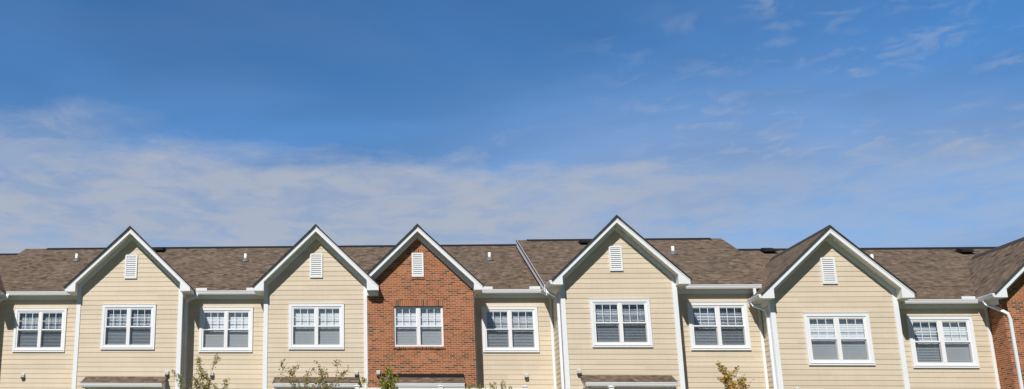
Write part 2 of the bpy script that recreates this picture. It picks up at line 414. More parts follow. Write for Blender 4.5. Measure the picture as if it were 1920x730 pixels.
def kgutter(mb, axis, a, b, yg, zg, flip=1):
    """K profile gutter. axis 'x': runs along x, front face at y=yg looking to -y. axis 'y': runs along y, face at x=yg looking to -x"""
    pr = [(0, 0), (0, -.022), (.014, -.034), (.014, -.060), (.038, -.112), (.112, -.112), (.112, -.0), (.104, -.0), (.104, -.102), (.045, -.102), (.022, -.055), (.022, -.012), (.010, -.0)]
    mb.ext([(yg + flip * p, zg + q) for p, q in pr], 'x' if axis == 'x' else 'y', a, b)
    for e in (a, b - .004):
        pl = [(yg + flip * p, zg + q) for p, q in ((.001, -.001), (.001, -.022), (.015, -.034), (.015, -.06), (.039, -.111), (.111, -.111), (.111, -.001))]
        mb.ext(pl, 'x' if axis == 'x' else 'y', e - .001, e + .005)

# ------------------------------------------------------------------ a townhouse
OV = .39                                                  # gable overhang
def townhouse(name, label, P):
    xc, x0, x1, yf, yr = P['xc'], P['x0'], P['x1'], P['yf'], P['yr']
    za, zb, hl, hr = P['za'], P['zb'], P['hl'], P['hr']
    brick = P.get('brick', False); s = P.get('s', 1.0)
    sl = (za - (zb + .13)) / max(hl, hr)
    H = thing(name, (x0 + x1) / 2, yf, 0); tag(H, label, 'townhouse', 'townhouses in the row')
    yw = yf - (.045 if brick else 0)                       # brick stands a little proud of the siding
    zs = za - .150                                         # soffit line apex
    wm = M_BRICK if brick else M_SIDING
    # windows first: they give the holes
    hg = [window(H, P['wx'], P['wz'], yw, s, P['wk'], brick, P.get('wl'))] if 'wx' in P else []
    w = MB(); lap = 0 if brick else .010
    wall(w, x0, x1, 0, zs, yw, hg, (xc, zs, sl), lap)
    if brick and hg:
        h = hg[0]
        w.quad((h[0], yw, h[2]), (h[0], yw + .12, h[2]), (h[0], yw + .12, h[3]), (h[0], yw, h[3])).quad((h[1], yw, h[3]), (h[1], yw + .12, h[3]), (h[1], yw + .12, h[2]), (h[1], yw, h[2]))
        w.quad((h[0], yw, h[3]), (h[0], yw + .12, h[3]), (h[1], yw + .12, h[3]), (h[1], yw, h[3])).quad((h[0], yw, h[2]), (h[1], yw, h[2]), (h[1], yw + .12, h[2]), (h[0], yw + .12, h[2]))
    w.build('gable_wall', wm, H)
    ylb, yrb = P.get('yl', yr), P.get('yrr', yr)
    r = MB(); wall(r, yw, ylb, 0, zb + .1, x0, (), None, lap, 'x', -1); r.build('return_wall', wm, H)
    r = MB(); wall(r, yw, yrb, 0, zb + .1, x1, (), None, lap, 'x', 1); r.build('return_wall', wm, H)
    if not brick:
        for sx, xa in ((-1, x0), (1, x1)):
            c = MB(); a, b = (xa - .028, xa + .105) if sx < 0 else (xa - .105, xa + .028)
            ztop = zs - sl * (xc - x0 if sx < 0 else x1 - xc) + .1
            if P.get('flat_right') and sx > 0: b = xa - .002
            c.box(a, b, yf - .03, yf - .001 + .0, 0, ztop)
            q0, q1 = (xa - .028, xa) if sx < 0 else (xa, xa + .028)
            if not (P.get('flat_right') and sx > 0): c.box(q0, q1, yf, yf + .1, 0, min(ztop, zb + .05))
            c.build('corner_board', M_TRIM, H)
    # rake boards with their boxed ends
    wl, wr = xc - x0, x1 - xc
    def side(sg, hw, wh, yfa, cut=None):
        m = MB()
        if cut is None:
            zo = za - sl * hw
            poly = [(xc, za), (xc + sg * hw, zo), (xc + sg * hw, zb), (xc + sg * wh, zb), (xc + sg * wh, za - .170 - sl * wh), (xc, za - .170)]
        else: poly = [(xc, za), (xc + sg * cut, za - sl * cut), (xc + sg * cut, za - .170 - sl * cut), (xc, za - .170)]
        m.ext(poly, 'y', yfa, yfa + .035); m.build('rake_board', M_TRIM, H)
        # narrow shadow board along its top edge
        m = MB(); cc = hw if cut is None else cut
        m.ext([(xc, za), (xc + sg * cc, za - sl * cc), (xc + sg * cc, za - sl * cc - .045), (xc, za - .045)], 'y', yfa - .016, yfa - .002); m.build('rake_trim', M_TRIM, H)
        m = MB(); hh = wh if cut is None else cut
        m.ext([(xc, zs + .0), (xc + sg * hh, zs - sl * hh), (xc + sg * hh, zs + .02 - sl * hh), (xc, zs + .02)], 'y', yfa + .037, yw + .03); m.build('rake_soffit', M_SOFFIT, H)
        m = MB()
        m.ext([(xc, zs - .003), (xc + sg * hh, zs - .003 - sl * hh), (xc + sg * hh, zs - .175 - sl * hh), (xc, zs - .175)], 'y', yw - .034, yw - .023); m.build('frieze_board', M_TRIM, H)
        if cut is None:
            m = MB(); a, b = sorted((xc + sg * (wh + .001), xc + sg * (wh + .013))); m.box(a, b, yfa + .036, yw - .001, zb + .001, zs - sl * wh + .03); m.build('eave_cheek', M_SOFFIT, H)
            ye = P.get('yl' if sg < 0 else 'yrr', yr) - .03
            m = MB(); a, b = sorted((xc + sg * (wh + .0), xc + sg * (hw - .012)))
            m.box(a, b, yfa + .037, ye, zb + .004, zb + .018); m.build('eave_soffit', M_SOFFIT, H)
            m = MB(); a, b = sorted((xc + sg * (hw - .012), xc + sg * hw)); m.box(a, b, yfa + .037, ye, zb, zb + .14); m.build('eave_board', M_TRIM, H)
            if P.get('side_frieze', True):
                m = MB(); a, b = sorted((xc + sg * (wh + .030), xc + sg * (wh + .036))); m.box(a, b, yf + .02, ye, zb - .13, zb + .002); m.build('side_frieze', M_TRIM, H)
    side(-1, hl, wl, yf - OV, P.get('cutl'))
    side(1, hr, wr, yf - OV - (.012 if P.get('flat_right') else 0))
    if P.get('flat_right'):
        m = MB(); m.box(x1 + .004, xc + hr - .01, yf - .20, yf - .047, zb - .125, zb + .001); m.build('eave_return', M_TRIM, H)
    # cross gable roof
    yb = P['yback']
    for sg, hw in ((-1, hl), (1, hr)):
        if P.get('cutl') and sg < 0: hw = P['cutl']
        e = .035 if not (P.get('cutl') and sg < 0) else 0
        m = MB(); q = hw + e
        m.ext([(xc, za + .036), (xc + sg * q, za + .036 - sl * q), (xc + sg * q, za + .006 - sl * q), (xc, za + .006)], 'y', yf - OV - .045, yb)
        m.build('gable_roof', M_SHINGLE, H)
        m = MB(); m.ext([(xc, za + .042), (xc + sg * (q + .006), za + .039 - sl * (q + .006)), (xc + sg * (q + .006), za + .006 - sl * q), (xc, za + .004)], 'y', yf - OV - .060, yf - OV - .0455)
        m.build('drip_edge', M_EDGE, H)
    m = MB(); m.ext([(xc - .13, za + .038 - sl * .13 + .018), (xc, za + .062), (xc + .13, za + .038 - sl * .13 + .018), (xc + .13, za + .038 - sl * .13), (xc, za + .037), (xc - .13, za + .038 - sl * .13)], 'y', yf - OV - .05, yb)
    m.build('ridge_cap', M_EDGE, H)
    # louver
    if 'vz' in P: louver(H, P.get('vx', xc), P['vz'], P['vz'] + P.get('vh', .765), yw, P.get('vw', .39), brick)
    # recessed bay
    Zg, Yg = P['Zg'], yr - .31
    if 'rx' in P:
        ra, rb = P['rx']
        hh = [window(H, P['rwx'], P['rwz'], yr, s, P['rwk'], False, P.get('rwl'))]
        w = MB(); wall(w, ra, rb, 0, Zg - .05, yr, hh, None, .010); w.build('recessed_wall', M_SIDING, H)
        m = MB(); m.box(ra + .03, rb - .03, yr - .045, yr - .022, Zg - .225, Zg - .092); m.build('eave_frieze', M_TRIM, H)
        m = MB(); m.box(ra + .002, rb - .002, Yg + .13, yr, Zg - .090, Zg - .075); m.build('eave_soffit', M_SOFFIT, H)
        m = MB(); m.box(ra + .002, rb - .002, Yg + .113, Yg + .13, Zg - .10, Zg + .0); m.build('fascia', M_TRIM, H)
        for xx in (ra + .03, rb - .10):
            m = MB(); m.box(xx, xx + .07, yr - .03, yr - .0, 0, Zg - .226); m.build('corner_board', M_TRIM, H)
        ga, gb = P['gut']
        m = MB(); kgutter(m, 'x', ga, gb, Yg, Zg); g = m.build('gutter', M_GUTTER, H)
        for (sa, sb) in P.get('splash', ()):
            m = MB(); m.box(sa, sb, Yg - .004, Yg + .004, Zg + .001, Zg + .085)
            c = (sa if sa - ga < gb - sb else sb)
            m.box(min(c, c), c + .006, Yg + .004, Yg + .12, Zg + .001, Zg + .085); m.build('splash_guard', M_GUTTER, g)
        if 'rhood' in P: hood(H, *P['rhood'], yr - .015)
    if 'hood' in P: hood(H, *P['hood'], yw - (.0 if brick else .015))
    if P.get('side_gutter'):
        gx, ya, yb2, gz = P['side_gutter']
        m = MB(); kgutter(m, 'y', ya, yb2, gx, gz); m.build('gutter', M_GUTTER, H)
    for path in P.get('spouts', ()):
        m = MB(); m.tube(path, .075, .058); 
        m.build('downspout', M_GUTTER, H)
    # main roof
    ma, mb_ = P['mx']; Ye = Yg + .06; Ze = Zg + .012; Yr_, Zr = P['ridge']
    yb3 = 2 * Yr_ - Ye
    m = MB(); m.ext([(Ye, Ze), (Yr_, Zr), (yb3, Ze), (yb3, Ze - .05), (Yr_, Zr - .06), (Ye, Ze - .045)], 'x', ma, mb_); roof = m.build('main_roof', M_SHINGLE, H)
    k = (Zr - Ze) / (Yr_ - Ye)
    ca, cb = P.get('capx', (ma, mb_))
    m = MB(); m.ext([(Yr_ - .20, Zr - .20 * k + .006), (Yr_ - .19, Zr - .19 * k + .024), (Yr_, Zr + .026), (Yr_ + .19, Zr - .19 * k + .024), (Yr_ + .2, Zr - .2 * k + .006)], 'x', ca, cb)
    m.build('ridge_vent', M_DARK, roof)
    def ron(x, y): return Ze + k * (y - Ye)
    for (px, py) in P.get('pipes', ()):
        z = ron(px, py)
        m = MB(); m.tube([(px, py, z - .05), (px, py, z + .27)], .105, .105, 12); o = m.build('vent_pipe', M_PIPE, roof, True)
        m = MB(); m.tube([(px, py, z - .05), (px, py, z + .02), (px, py, z + .10)], .24, .24, 12, taper=[1.3, 1.0, .55]); m.build('pipe_flashing', M_LEAD, roof, True)
    for (px, py) in P.get('boxes', ()):
        z = ron(px, py); m = MB()
        m.ext([(py - .20, z - .02), (py - .21, z + .03), (py - .14, z + .10), (py + .16, z + .19), (py + .22, z + .17), (py + .22, z + .05)], 'x', px - .17, px + .17)
        m.ext([(py - .28, z - .028), (py - .28, z - .016), (py + .28, z + .02 + .12), (py + .28, z + .1)], 'x', px - .23, px + .23)
        m.build('roof_vent', M_DARK, roof)
    # block ends of the roof
    if 'rake_left' in P:
        xr = P['rake_left']
        m = MB(); m.ext([(Ye, Ze - .005), (Yr_, Zr - .005), (Yr_, Zr - .24), (Ye, Ze - .20)], 'x', ma - .028, ma - .002); m.build('rake_board', M_TRIM, H)
        m = MB(); m.ext([(Ye - .02, Ze + .012), (Yr_, Zr + .02), (Yr_, Zr - .03), (Ye - .02, Ze - .03)], 'x', ma - .045, ma - .029); m.build('drip_edge', M_EDGE, H)
        m = MB(); m.ext([(Ye + .02, Ze - .08), (Yr_, Zr - .10), (Yr_, Zr - .34), (Ye + .02, Ze - .30)], 'x', ma + .02, ma + .045); m.build('rake_trim', M_TRIM, H)
        m = MB(); m.ext([(Ye + .02, Ze - .07), (Yr_, Zr - .07), (Yr_, Zr - .085), (Ye + .02, Ze - .085)], 'x', ma + .05, xr); m.build('rake_soffit', M_SOFFIT, H)
    if 'endwall' in P:
        for (xe, sg) in P['endwall']:
            m = MB(); m.ext([(yr, 0), (yr, Ze - .03), (Yr_, Zr - .09), (yb3 - .4, Ze - .03), (yb3 - .4, 0)], 'x', xe, xe + sg * .012); m.build('side_wall', M_SIDING, H)
    m = MB(); m.box(ma + .02, mb_ - .02, yb3 - .42, yb3 - .40, 0, Ze); m.build('rear_wall', M_SIDING, H)
    # porch roof and door
    if 'porch' in P:
        a, b, zt, pd = P['porch']; yq = yw - pd; dz = .235
        zl = zt - dz
        m = MB(); m.ext([(yw - .0, zt), (yq, zl), (yq, zl - .025), (yw, zt - .05)], 'x', a, b); po = m.build('porch_roof', M_SHINGLE, H)
        m = MB(); m.box(a + .045, b - .045, yq + .005, yq + .035, zl - .150, zl - .024); m.box(a + .06, b - .06, yq + .036, yw - .002, zl - .150, zl - .138); 
        m.ext([(yq + .036, zl - .150), (yw - .002, zl - .150), (yw - .002, zt - .06), (yq + .036, zl - .03)], 'x', a + .05, a + .07)
        m.ext([(yq + .036, zl - .150), (yw - .002, zl - .150), (yw - .002, zt - .06), (yq + .036, zl - .03)], 'x', b - .07, b - .05)
        m.build('porch_fascia', M_SOFFIT, po)
        m = MB(); kgutter(m, 'x', a + .035, b - .035, yq - .11, zl - .02); m.build('gutter', M_GUTTER, po)
        if brick:
            m = MB(); m.box(a + .05, b + .0, yw - .09, yw - .002, zt - .035, zt + .075); m.build('flashing', M_DARK, po)
        cx = (a + b) / 2
        m = MB(); m.box(cx - .5, cx + .5, yw - .03, yw, 0.02, 2.12); d = m.build('door', M_DOOR, H)
        m = MB(); m.box(cx - .62, cx - .501, yw - .05, yw, 0, 2.2).box(cx + .501, cx + .62, yw - .05, yw, 0, 2.2).box(cx - .62, cx + .62, yw - .05, yw, 2.2, 2.32); m.build('door_frame', M_TRIM, d)
        for xx in (a + .16, b - .16):
            m = MB(); m.tube([(xx, yw - .02, zl - .75), (xx, yq + .12, zl - .16)], .07, .07); m.box(xx - .035, xx + .035, yw - .06, yw - .001, zl - .85, zl - .152); m.build('bracket', M_TRIM, po)
    return H

SD, SM, SB = R(18), R(28), R(40)
L, Mf, Rf = 32.45, 31.50, 31.40
LR, MR, RR = 33.13, 32.18, 32.08
RL, RM, RRg = (38.7, 8.36), (37.7, 8.31), (37.6, 7.885)

townhouse('townhouse', 'beige townhouse cut off by the left edge, only its downspout elbow showing', dict(
    xc=-14.0, x0=-15.66, x1=-12.34, yf=L, yr=LR, za=7.58, zb=5.555, hl=1.98, hr=1.98, yback=36.6, Zg=5.69,
    wx=-14.0, wz=3.79, wk=(('slats', SD, 1), ('slats', SD, 1)), vz=6.02,
    spouts=[[(-11.90, 32.87, 5.60), (-11.92, 32.85, 5.52), (-12.26, 32.74, 5.34), (-12.27, 32.74, 5.2), (-12.27, 32.74, 0)]],
    mx=(-19.0, -13.45), ridge=(38.7, 8.16), endwall=((-18.8, 1),), porch=(-15.2, -12.7, 2.95, .60), yrr=LR))
townhouse('townhouse', 'beige townhouse at the left whose gable and recessed windows both show dark slatted blinds', dict(
    xc=-7.80, x0=-9.46, x1=-6.14, yf=L, yr=LR, za=7.58, zb=5.555, hl=1.98, hr=1.98, yback=37.0, Zg=5.69,
    wx=-7.796, wz=3.785, wk=(('slats', R(44), 1), ('slats', R(41), 1)), vz=6.02, hood=(-6.52, 3.05),
    rx=(-12.34, -9.46), rwx=-10.845, rwz=3.785, rwk=(('slats', R(42), 1), ('slats', R(32), 1)), rhood=(-11.29, 3.02),
    gut=(-11.95, -9.81), splash=((-10.02, -9.83),),
    spouts=[[(-5.73, 32.85, 5.60), (-5.74, 32.83, 5.53), (-6.05, 32.76, 5.35), (-6.07, 32.76, 5.2), (-6.07, 32.76, 0)]],
    mx=(-13.45, -6.14), ridge=RL, capx=(-12.6, -6.14), pipes=((-10.86, 36.74),), boxes=((-8.15, 38.17),), porch=(-9.06, -6.50, 2.955, .60)))
townhouse('townhouse', 'beige townhouse directly left of the brick gable, both windows with closed white blinds', dict(
    xc=-1.93, x0=-3.53, x1=-.365, yf=L, yr=LR, za=7.575, zb=5.55, hl=1.91, hr=1.925, yback=37.0, Zg=5.69,
    wx=-1.922, wz=3.79, wk=(('closed',), ('closed',)), vz=6.01, hood=(-.71, 3.065), flat_right=True,
    rx=(-6.14, -3.53), rwx=-4.82, rwz=3.785, rwk=(('closed',), ('closed',)), rhood=(-5.23, 3.09),
    gut=(-5.79, -3.86), splash=((-5.77, -5.42), (-4.16, -3.87)),
    mx=(-6.14, -.365), ridge=RL, pipes=((-4.69, 36.56),), porch=(-3.20, -.62, 2.965, .62)))
townhouse('townhouse', 'townhouse with the whole red brick gable in the middle of the row', dict(
    xc=1.205, x0=-.365, x1=2.87, yf=L, yr=LR, za=7.55, zb=5.55, hl=1.92, hr=1.92, yback=37.0, Zg=5.69, brick=True, cutl=1.54,
    wx=1.19, wz=3.878, wk=(('closed',), ('closed',)), vz=6.01, vh=.75, vw=.36, hood=(-.05, 3.07), vx=1.203,
    rx=(2.87, 5.345), rwx=4.014, rwz=3.785, rwk=(('slats', R(44), 1), ('slats', R(50), 1)), rhood=(4.43, 3.06),
    gut=(3.16, 5.02), splash=((3.18, 3.50), (4.62, 4.95)),
    mx=(-.365, 5.345), ridge=RL, capx=(-.365, 5.345), pipes=((3.83, 36.46),), porch=(.0, 2.50, 2.975, .62)))
townhouse('townhouse', 'beige townhouse with the highest gable peak, its raised roof edged white on the left', dict(
    xc=7.005, x0=5.345, x1=8.63, yf=Mf, yr=MR, za=7.535, zb=5.53, hl=1.94, hr=1.95, yback=36.2, Zg=5.635, yl=LR,
    wx=6.995, wz=3.745, wk=(('slats', R(38), 1), ('slats', R(32), 1)), vz=5.985, vh=.745, vw=.375, vx=6.98, hood=(5.71, 3.03),
    rx=(8.63, 11.21), rwx=9.951, rwz=3.74, rwk=(('slats', R(44), 1), ('slats', R(32), 1)), rhood=(10.37, 2.93),
    gut=(8.99, 11.20), splash=((9.00, 9.16),), side_gutter=(4.955, Mf - OV, 32.84, 5.655),
    spouts=[[(5.01, 31.98, 5.54), (5.03, 31.94, 5.44), (5.24, 31.66, 5.26), (5.26, 31.63, 5.12), (5.26, 31.63, 0)], [(10.99, 31.93, 5.52), (10.99, 31.90, 5.2)]],
    mx=(4.96, 12.03), ridge=RM, capx=(5.3, 11.65), rake_left=5.34, endwall=((5.346, 1), (12.0, -1)), pipes=((9.75, 35.52),), boxes=((7.24, 37.12),), porch=(5.74, 8.31, 2.945, .60)))
townhouse('townhouse', 'beige townhouse right of the highest gable, closed white blinds in its large gable window', dict(
    xc=12.945, x0=11.21, x1=14.68, yf=Rf, yr=RR, za=7.14, zb=5.085, hl=2.07, hr=2.06, yback=35.6, Zg=5.155, s=1.05, yl=MR,
    wx=12.964, wz=3.228, wk=(('closed',), ('closed',)), vz=5.55, vh=.765, vw=.40, vx=12.92, hood=(11.66, 2.53),
    rx=(14.68, 17.48), rwx=16.09, rwz=3.228, rwk=(('slats', R(50), 1), ('closed',)),
    gut=(15.03, 17.09), splash=((15.04, 15.2), (16.65, 17.02)), side_gutter=(10.765, Rf - OV, 31.98, 5.20),
    spouts=[[(10.83, 31.80, 5.08), (10.85, 31.76, 5.0), (11.12, 31.56, 4.83), (11.14, 31.53, 4.7), (11.14, 31.53, 0)]],
    mx=(12.03, 17.48), ridge=RRg, pipes=((16.16, 35.79),), boxes=((13.41, 37.2),), porch=(11.7, 14.3, 2.45, .60)))
townhouse('townhouse', 'red brick townhouse cut off by the right edge, white downspout on its front corner', dict(
    xc=19.25, x0=17.48, x1=20.99, yf=Rf, yr=RR, za=7.14, zb=5.085, hl=2.07, hr=2.07, yback=35.6, Zg=5.155, s=1.05, brick=True,
    wx=19.25, wz=3.3, wk=(('closed',), ('closed',)), vz=5.55, vh=.765, vw=.38, side_gutter=(17.075, Rf - OV, 31.86, 5.20),
    spouts=[[(17.14, 31.60, 5.08), (17.16, 31.56, 4.98), (17.47, 31.34, 4.75), (17.56, 31.29, 4.66), (17.60, 31.29, 4.5), (17.60, 31.29, 0)]],
    mx=(17.48, 24.5), ridge=RRg, boxes=((19.70, 36.93),), porch=(18.0, 20.5, 2.45, .6), endwall=((24.4, -1),)))

# ------------------------------------------------------------------ ground
def ground_mat():
    m = mat('grass', (.07, .10, .03), .95, spec=.1); nt = m.node_tree; b = nt.nodes['Principled BSDF']
    tc = nd(nt, 'ShaderNodeTexCoord'); n = nd(nt, 'ShaderNodeTexNoise', Scale=3.0, Detail=8.0, Roughness=.7); nt.links.new(tc.outputs['Object'], n.inputs['Vector'])
    r = ramp(nt, [(.3, (.05, .075, .02)), (.55, (.085, .115, .035)), (.8, (.14, .14, .06))]); nt.links.new(n.outputs[0], r.inputs[0]); nt.links.new(r.outputs[0], b.inputs['Base Color'])
    return m
def noisy(name, c0, c1, scale):
    m = mat(name, c0, .9, spec=.2); nt = m.node_tree; b = nt.nodes['Principled BSDF']
    tc = nd(nt, 'ShaderNodeTexCoord'); n = nd(nt, 'ShaderNodeTexNoise', Scale=scale, Detail=8.0, Roughness=.7); nt.links.new(tc.outputs['Object'], n.inputs['Vector'])
    r = ramp(nt, [(.3, c0), (.7, c1)]); nt.links.new(n.outputs[0], r.inputs[0]); nt.links.new(r.outputs[0], b.inputs['Base Color'])
    return m
m = MB()
ys = [(-600, -1.6), (9, -1.6), (12, -1.35), (17, -.45), (20, -.02), (22, 0), (60, 0), (900, 0)]
for (a, za), (b, zb) in zip(ys[:-1], ys[1:]): m.quad((-800, a, za), (800, a, za), (800, b, zb), (-800, b, zb))
tag(m.build('ground', ground_mat()), kind='structure')
m = MB(); m.quad((-120, -5, -1.596), (120, -5, -1.596), (120, 4, -1.596), (-120, 4, -1.596)); tag(m.build('road', noisy('asphalt', (.04, .04, .042), (.065, .064, .062), 12)), kind='structure')
m = MB(); m.box(-120, 120, 4.0, 4.15, -1.6, -1.47).box(-120, 120, 4.15, 5.9, -1.6, -1.48); tag(m.build('sidewalk', noisy('concrete', (.30, .29, .27), (.40, .39, .37), 5)), kind='structure')
m = MB(); m.quad((-20, 29.0, .004), (22, 29.0, .004), (22, 30.6, .004), (-20, 30.6, .004)); tag(m.build('path', noisy('path_concrete', (.34, .33, .30), (.45, .43, .40), 4)), kind='structure')

# ------------------------------------------------------------------ fence
M_FENCE = weathered('white_vinyl', (.84, .84, .84), .4, .03)
F = thing('fence', 3.18, 24, 0); tag(F, 'white vinyl privacy fence running along the bottom of the picture', 'fence')
posts = [1.335 + 1.845 * k for k in range(-7, 8)]
def ptop(x): return 1.958 if -.7 < x < 3.25 else (1.925 if 3.2 < x < 5.1 else 1.80)
for i, x in enumerate(posts):
    m = MB(); zt = 1.985 if x > -.6 else 1.83
    zt = zt if x < 5.2 else 1.86
    m.box(x - .05, x + .05, 23.95, 24.05, 0, zt); p = m.build('post', M_FENCE, F)
    m = MB(); r0 = .066
    m.box(x - r0, x + r0, 24 - r0, 24 + r0, zt, zt + .012)
    m.tube([(x, 24, zt + .012), (x, 24, zt + .022), (x, 24, zt + .034), (x, 24, zt + .040)], .14, .14, 12, taper=[.92, .88, .55, .1]); m.build('post_cap', M_FENCE, p, False)
    if i < len(posts) - 1:
        a, b = x + .052, posts[i + 1] - .052; zt = ptop((a + b) / 2)
        m = MB(); m.box(a, b, 23.97, 24.03, zt - .12, zt).box(a, b, 23.97, 24.03, .08, .2)
        n = 11; w = (b - a) / n
        for k in range(n): m.box(a + k * w + .003, a + (k + 1) * w - .003, 23.985, 24.015, .2, zt - .12)
        m.build('panel', M_FENCE, F)

# ------------------------------------------------------------------ young trees
M_BARK = noisy('bark', (.10, .07, .05), (.20, .15, .11), 30)
def leafmat(name, c):
    m = mat(name, c, .55, spec=.3); nt = m.node_tree; b = nt.nodes['Principled BSDF']; out = nt.nodes['Material Output']
    t = nd(nt, 'ShaderNodeBsdfTranslucent'); t.inputs[0].default_value = (c[0] * 1.2, c[1] * 1.2, c[2] * .8, 1)
    mx = nd(nt, 'ShaderNodeMixShader'); mx.inputs[0].default_value = .3
    nt.links.new(b.outputs[0], mx.inputs[1]); nt.links.new(t.outputs[0], mx.inputs[2]); nt.links.new(mx.outputs[0], out.inputs[0]); return m
LG = [leafmat('leaf_olive', (.34, .31, .08)), leafmat('leaf_green', (.24, .27, .07)), leafmat('leaf_yellow', (.48, .38, .12)), leafmat('leaf_brown', (.32, .17, .09))]
LO = [leafmat('leaf_orange', (.62, .30, .13)), leafmat('leaf_gold', (.62, .44, .15)), leafmat('leaf_lime', (.40, .38, .10)), leafmat('leaf_rust', (.50, .20, .10))]
LY = [leafmat('leaf_bright', (.30, .32, .05)), leafmat('leaf_lemon', (.42, .36, .07)), leafmat('leaf_mid', (.15, .19, .04)), leafmat('leaf_tan', (.28, .17, .07))]

def leaf(mb, p, d, ln, wd, rng, nm):
    d = d.normalized(); ref = Vector((rng.uniform(-1, 1), rng.uniform(-1, 1), rng.uniform(-1, 1)))
    s = d.cross(ref).normalized() * wd / 2; n = d.cross(s).normalized() * ln * .12
    mb.add([p, p + d * ln * .45 + s + n, p + d * ln, p + d * ln * .45 - s + n], [(0, 1, 2), (0, 2, 3)], nm)

def tree(name, label, x, y, boughs, mats, seed, leaves=14, ln=.05, wd=.03, wts=(5, 4, 2, 1), group=None, cat='tree', drop=0.0):
    """boughs: list of (tip dx, tip dy, tip z, start z); twigs and leaves grow off each bough"""
    rng = random.Random(seed); T = thing(name, x, y, 0); tag(T, label, cat, group)
    tr = MB(); top = max(b[3] for b in boughs)
    tr.tube([(x, y, -.05), (x + .02, y, top * .5), (x, y, top)], .055, .055, 7, taper=[1.2, .9, .6])
    cr = MB(); br = MB()
    def twig(p0, d, l, r, depth):
        pts = [p0]; dd = d.normalized(); n = 5
        for i in range(n):
            dd = (dd + Vector((rng.gauss(0, .13), rng.gauss(0, .13), rng.gauss(.03, .10)))).normalized(); pts.append(pts[-1] + dd * l / n)
        br.tube(pts, r, r, 4, taper=[1, .85, .7, .55, .4, .25])
        for i in range(1, n + 1):
            if depth > 0 and i >= 2 and rng.random() < .62:
                sd = (dd + Vector((rng.uniform(-1, 1), rng.uniform(-.8, .8), rng.uniform(-.2, .8)))).normalized()
                twig(pts[i], sd, l * rng.uniform(.25, .42), r * .5, depth - 1)
            if depth <= 1 or i >= 3:
                k = leaves // 4 if rng.random() < .5 else leaves // 12
                cpt = pts[i]
                for _ in range(max(1, int(k * rng.uniform(.4, 1.5)))):
                    q = cpt + Vector((rng.gauss(0, .025), rng.gauss(0, .025), rng.gauss(0, .025)))
                    ld = Vector((rng.uniform(-1, 1), rng.uniform(-1, 1), rng.uniform(-1.0, .5)))
                    leaf(cr, q, ld, ln * rng.uniform(.6, 1.3), wd * rng.uniform(.7, 1.2), rng, rng.choices(range(len(mats)), wts)[0])
    for (dx, dy, z, sz) in boughs:
        z -= drop
        p0 = Vector((x, y, sz)); tip = Vector((x + dx, y + dy, z)); twig(p0, tip - p0, (tip - p0).length, .016, 2)
    t = tr.build('trunk', M_BARK, T, True); br.build('branches', M_BARK, T, True); cr.build('crown', mats, T)
    return T

tree('young_tree', 'young tree with sparse olive leaves before the shaded downspout on the left', -3.85, 23.5,
     [(-.42, .0, 2.42, 1.4), (-.25, .1, 2.36, 1.5), (-.62, 0, 2.12, 1.45), (.28, -.1, 2.60, 1.5), (.12, .1, 2.2, 1.6), (.38, 0, 2.15, 1.4), (-.12, -.1, 2.2, 1.5), (.42, .1, 2.02, 1.35), (.0, .1, 2.05, 1.4), (-.6, .1, 1.98, 1.4)], LG, 3, 24, .046, .030, drop=.15, group='young trees before the houses')
tree('young_tree', 'bushy young tree with green and brown leaves before the porch left of the brick house', -1.50, 23.4,
     [(-.62, 0, 2.22, 1.3), (-.42, .1, 2.36, 1.4), (-.28, -.1, 2.40, 1.5), (-.02, .1, 2.33, 1.5), (.2, 0, 2.42, 1.5), (.42, .05, 2.48, 1.5), (.5, .1, 2.28, 1.3), (.68, 0, 2.20, 1.3), (-.1, 0, 2.15, 1.4), (.12, .1, 2.08, 1.4), (-.35, 0, 2.05, 1.3), (.3, 0, 2.05, 1.3), (-.2, .1, 1.98, 1.2)], LG, 11, 18, .05, .034, (4, 4, 3, 3), drop=.14, group='young trees before the houses')
tree('young_tree', 'slim yellow green young tree at the left end of the brick house porch', .18, 23.4,
     [(-.22, 0, 2.02, 1.3), (-.12, 0, 2.02, 1.4), (.05, 0, 2.08, 1.4), (.14, 0, 2.22, 1.6), (.12, .05, 2.12, 1.6), (-.05, 0, 1.98, 1.5), (.2, 0, 2.0, 1.5), (-.18, 0, 1.98, 1.4)], LY, 5, 34, .045, .03, group='young trees before the houses')
tree('young_tree', 'young tree with orange and gold autumn leaves before the beige wall on the right', 7.45, 23.5,
     [(-.16, 0, 2.38, 1.45), (-.08, .1, 2.28, 1.5), (-.24, 0, 2.08, 1.45), (-.15, -.05, 2.02, 1.45), (.36, 0, 2.27, 1.5), (.22, .1, 2.22, 1.5), (.30, 0, 2.15, 1.5), (.05, 0, 2.0, 1.45), (.2, 0, 1.98, 1.4), (-.05, .1, 1.96, 1.4)], LO, 8, 30, .055, .04, (3, 5, 4, 1), drop=.12, group='young trees before the houses')

def spiky(label, x, y, top, seed, n):
    rng = random.Random(seed); T = thing('willow_shrub', x, y, 0); tag(T, label, 'shrub', 'shrubs before the fence')
    st = MB(); cr = MB()
    for i in range(n):
        tx = rng.uniform(-.24, .24); z1 = top - abs(tx) * .35 - rng.uniform(0, .10)
        p0 = Vector((x + tx * .3, y + rng.uniform(-.1, .1), 0)); p1 = Vector((x + tx, y + rng.uniform(-.15, .15), z1))
        st.tube([p0, (p0 + p1) / 2 + Vector((rng.uniform(-.03, .03), 0, 0)), p1], .012, .012, 4, taper=[1, .7, .3])
        for k in range(34):
            f = rng.uniform(.55, 1.0); q = p0.lerp(p1, f); a = rng.uniform(0, 6.28)
            leaf(cr, q, Vector((math.cos(a) * .5, math.sin(a) * .5, 1.1)), .085 * rng.uniform(.7, 1.2), .013, rng, rng.choices(range(4), (4, 3, 3, 1))[0])
    st.build('stems', M_BARK, T); cr.build('foliage', LY, T)
spiky('spiky yellow green shrub at the right foot of the brick wall', 2.04, 23.5, 2.04, 2, 14)
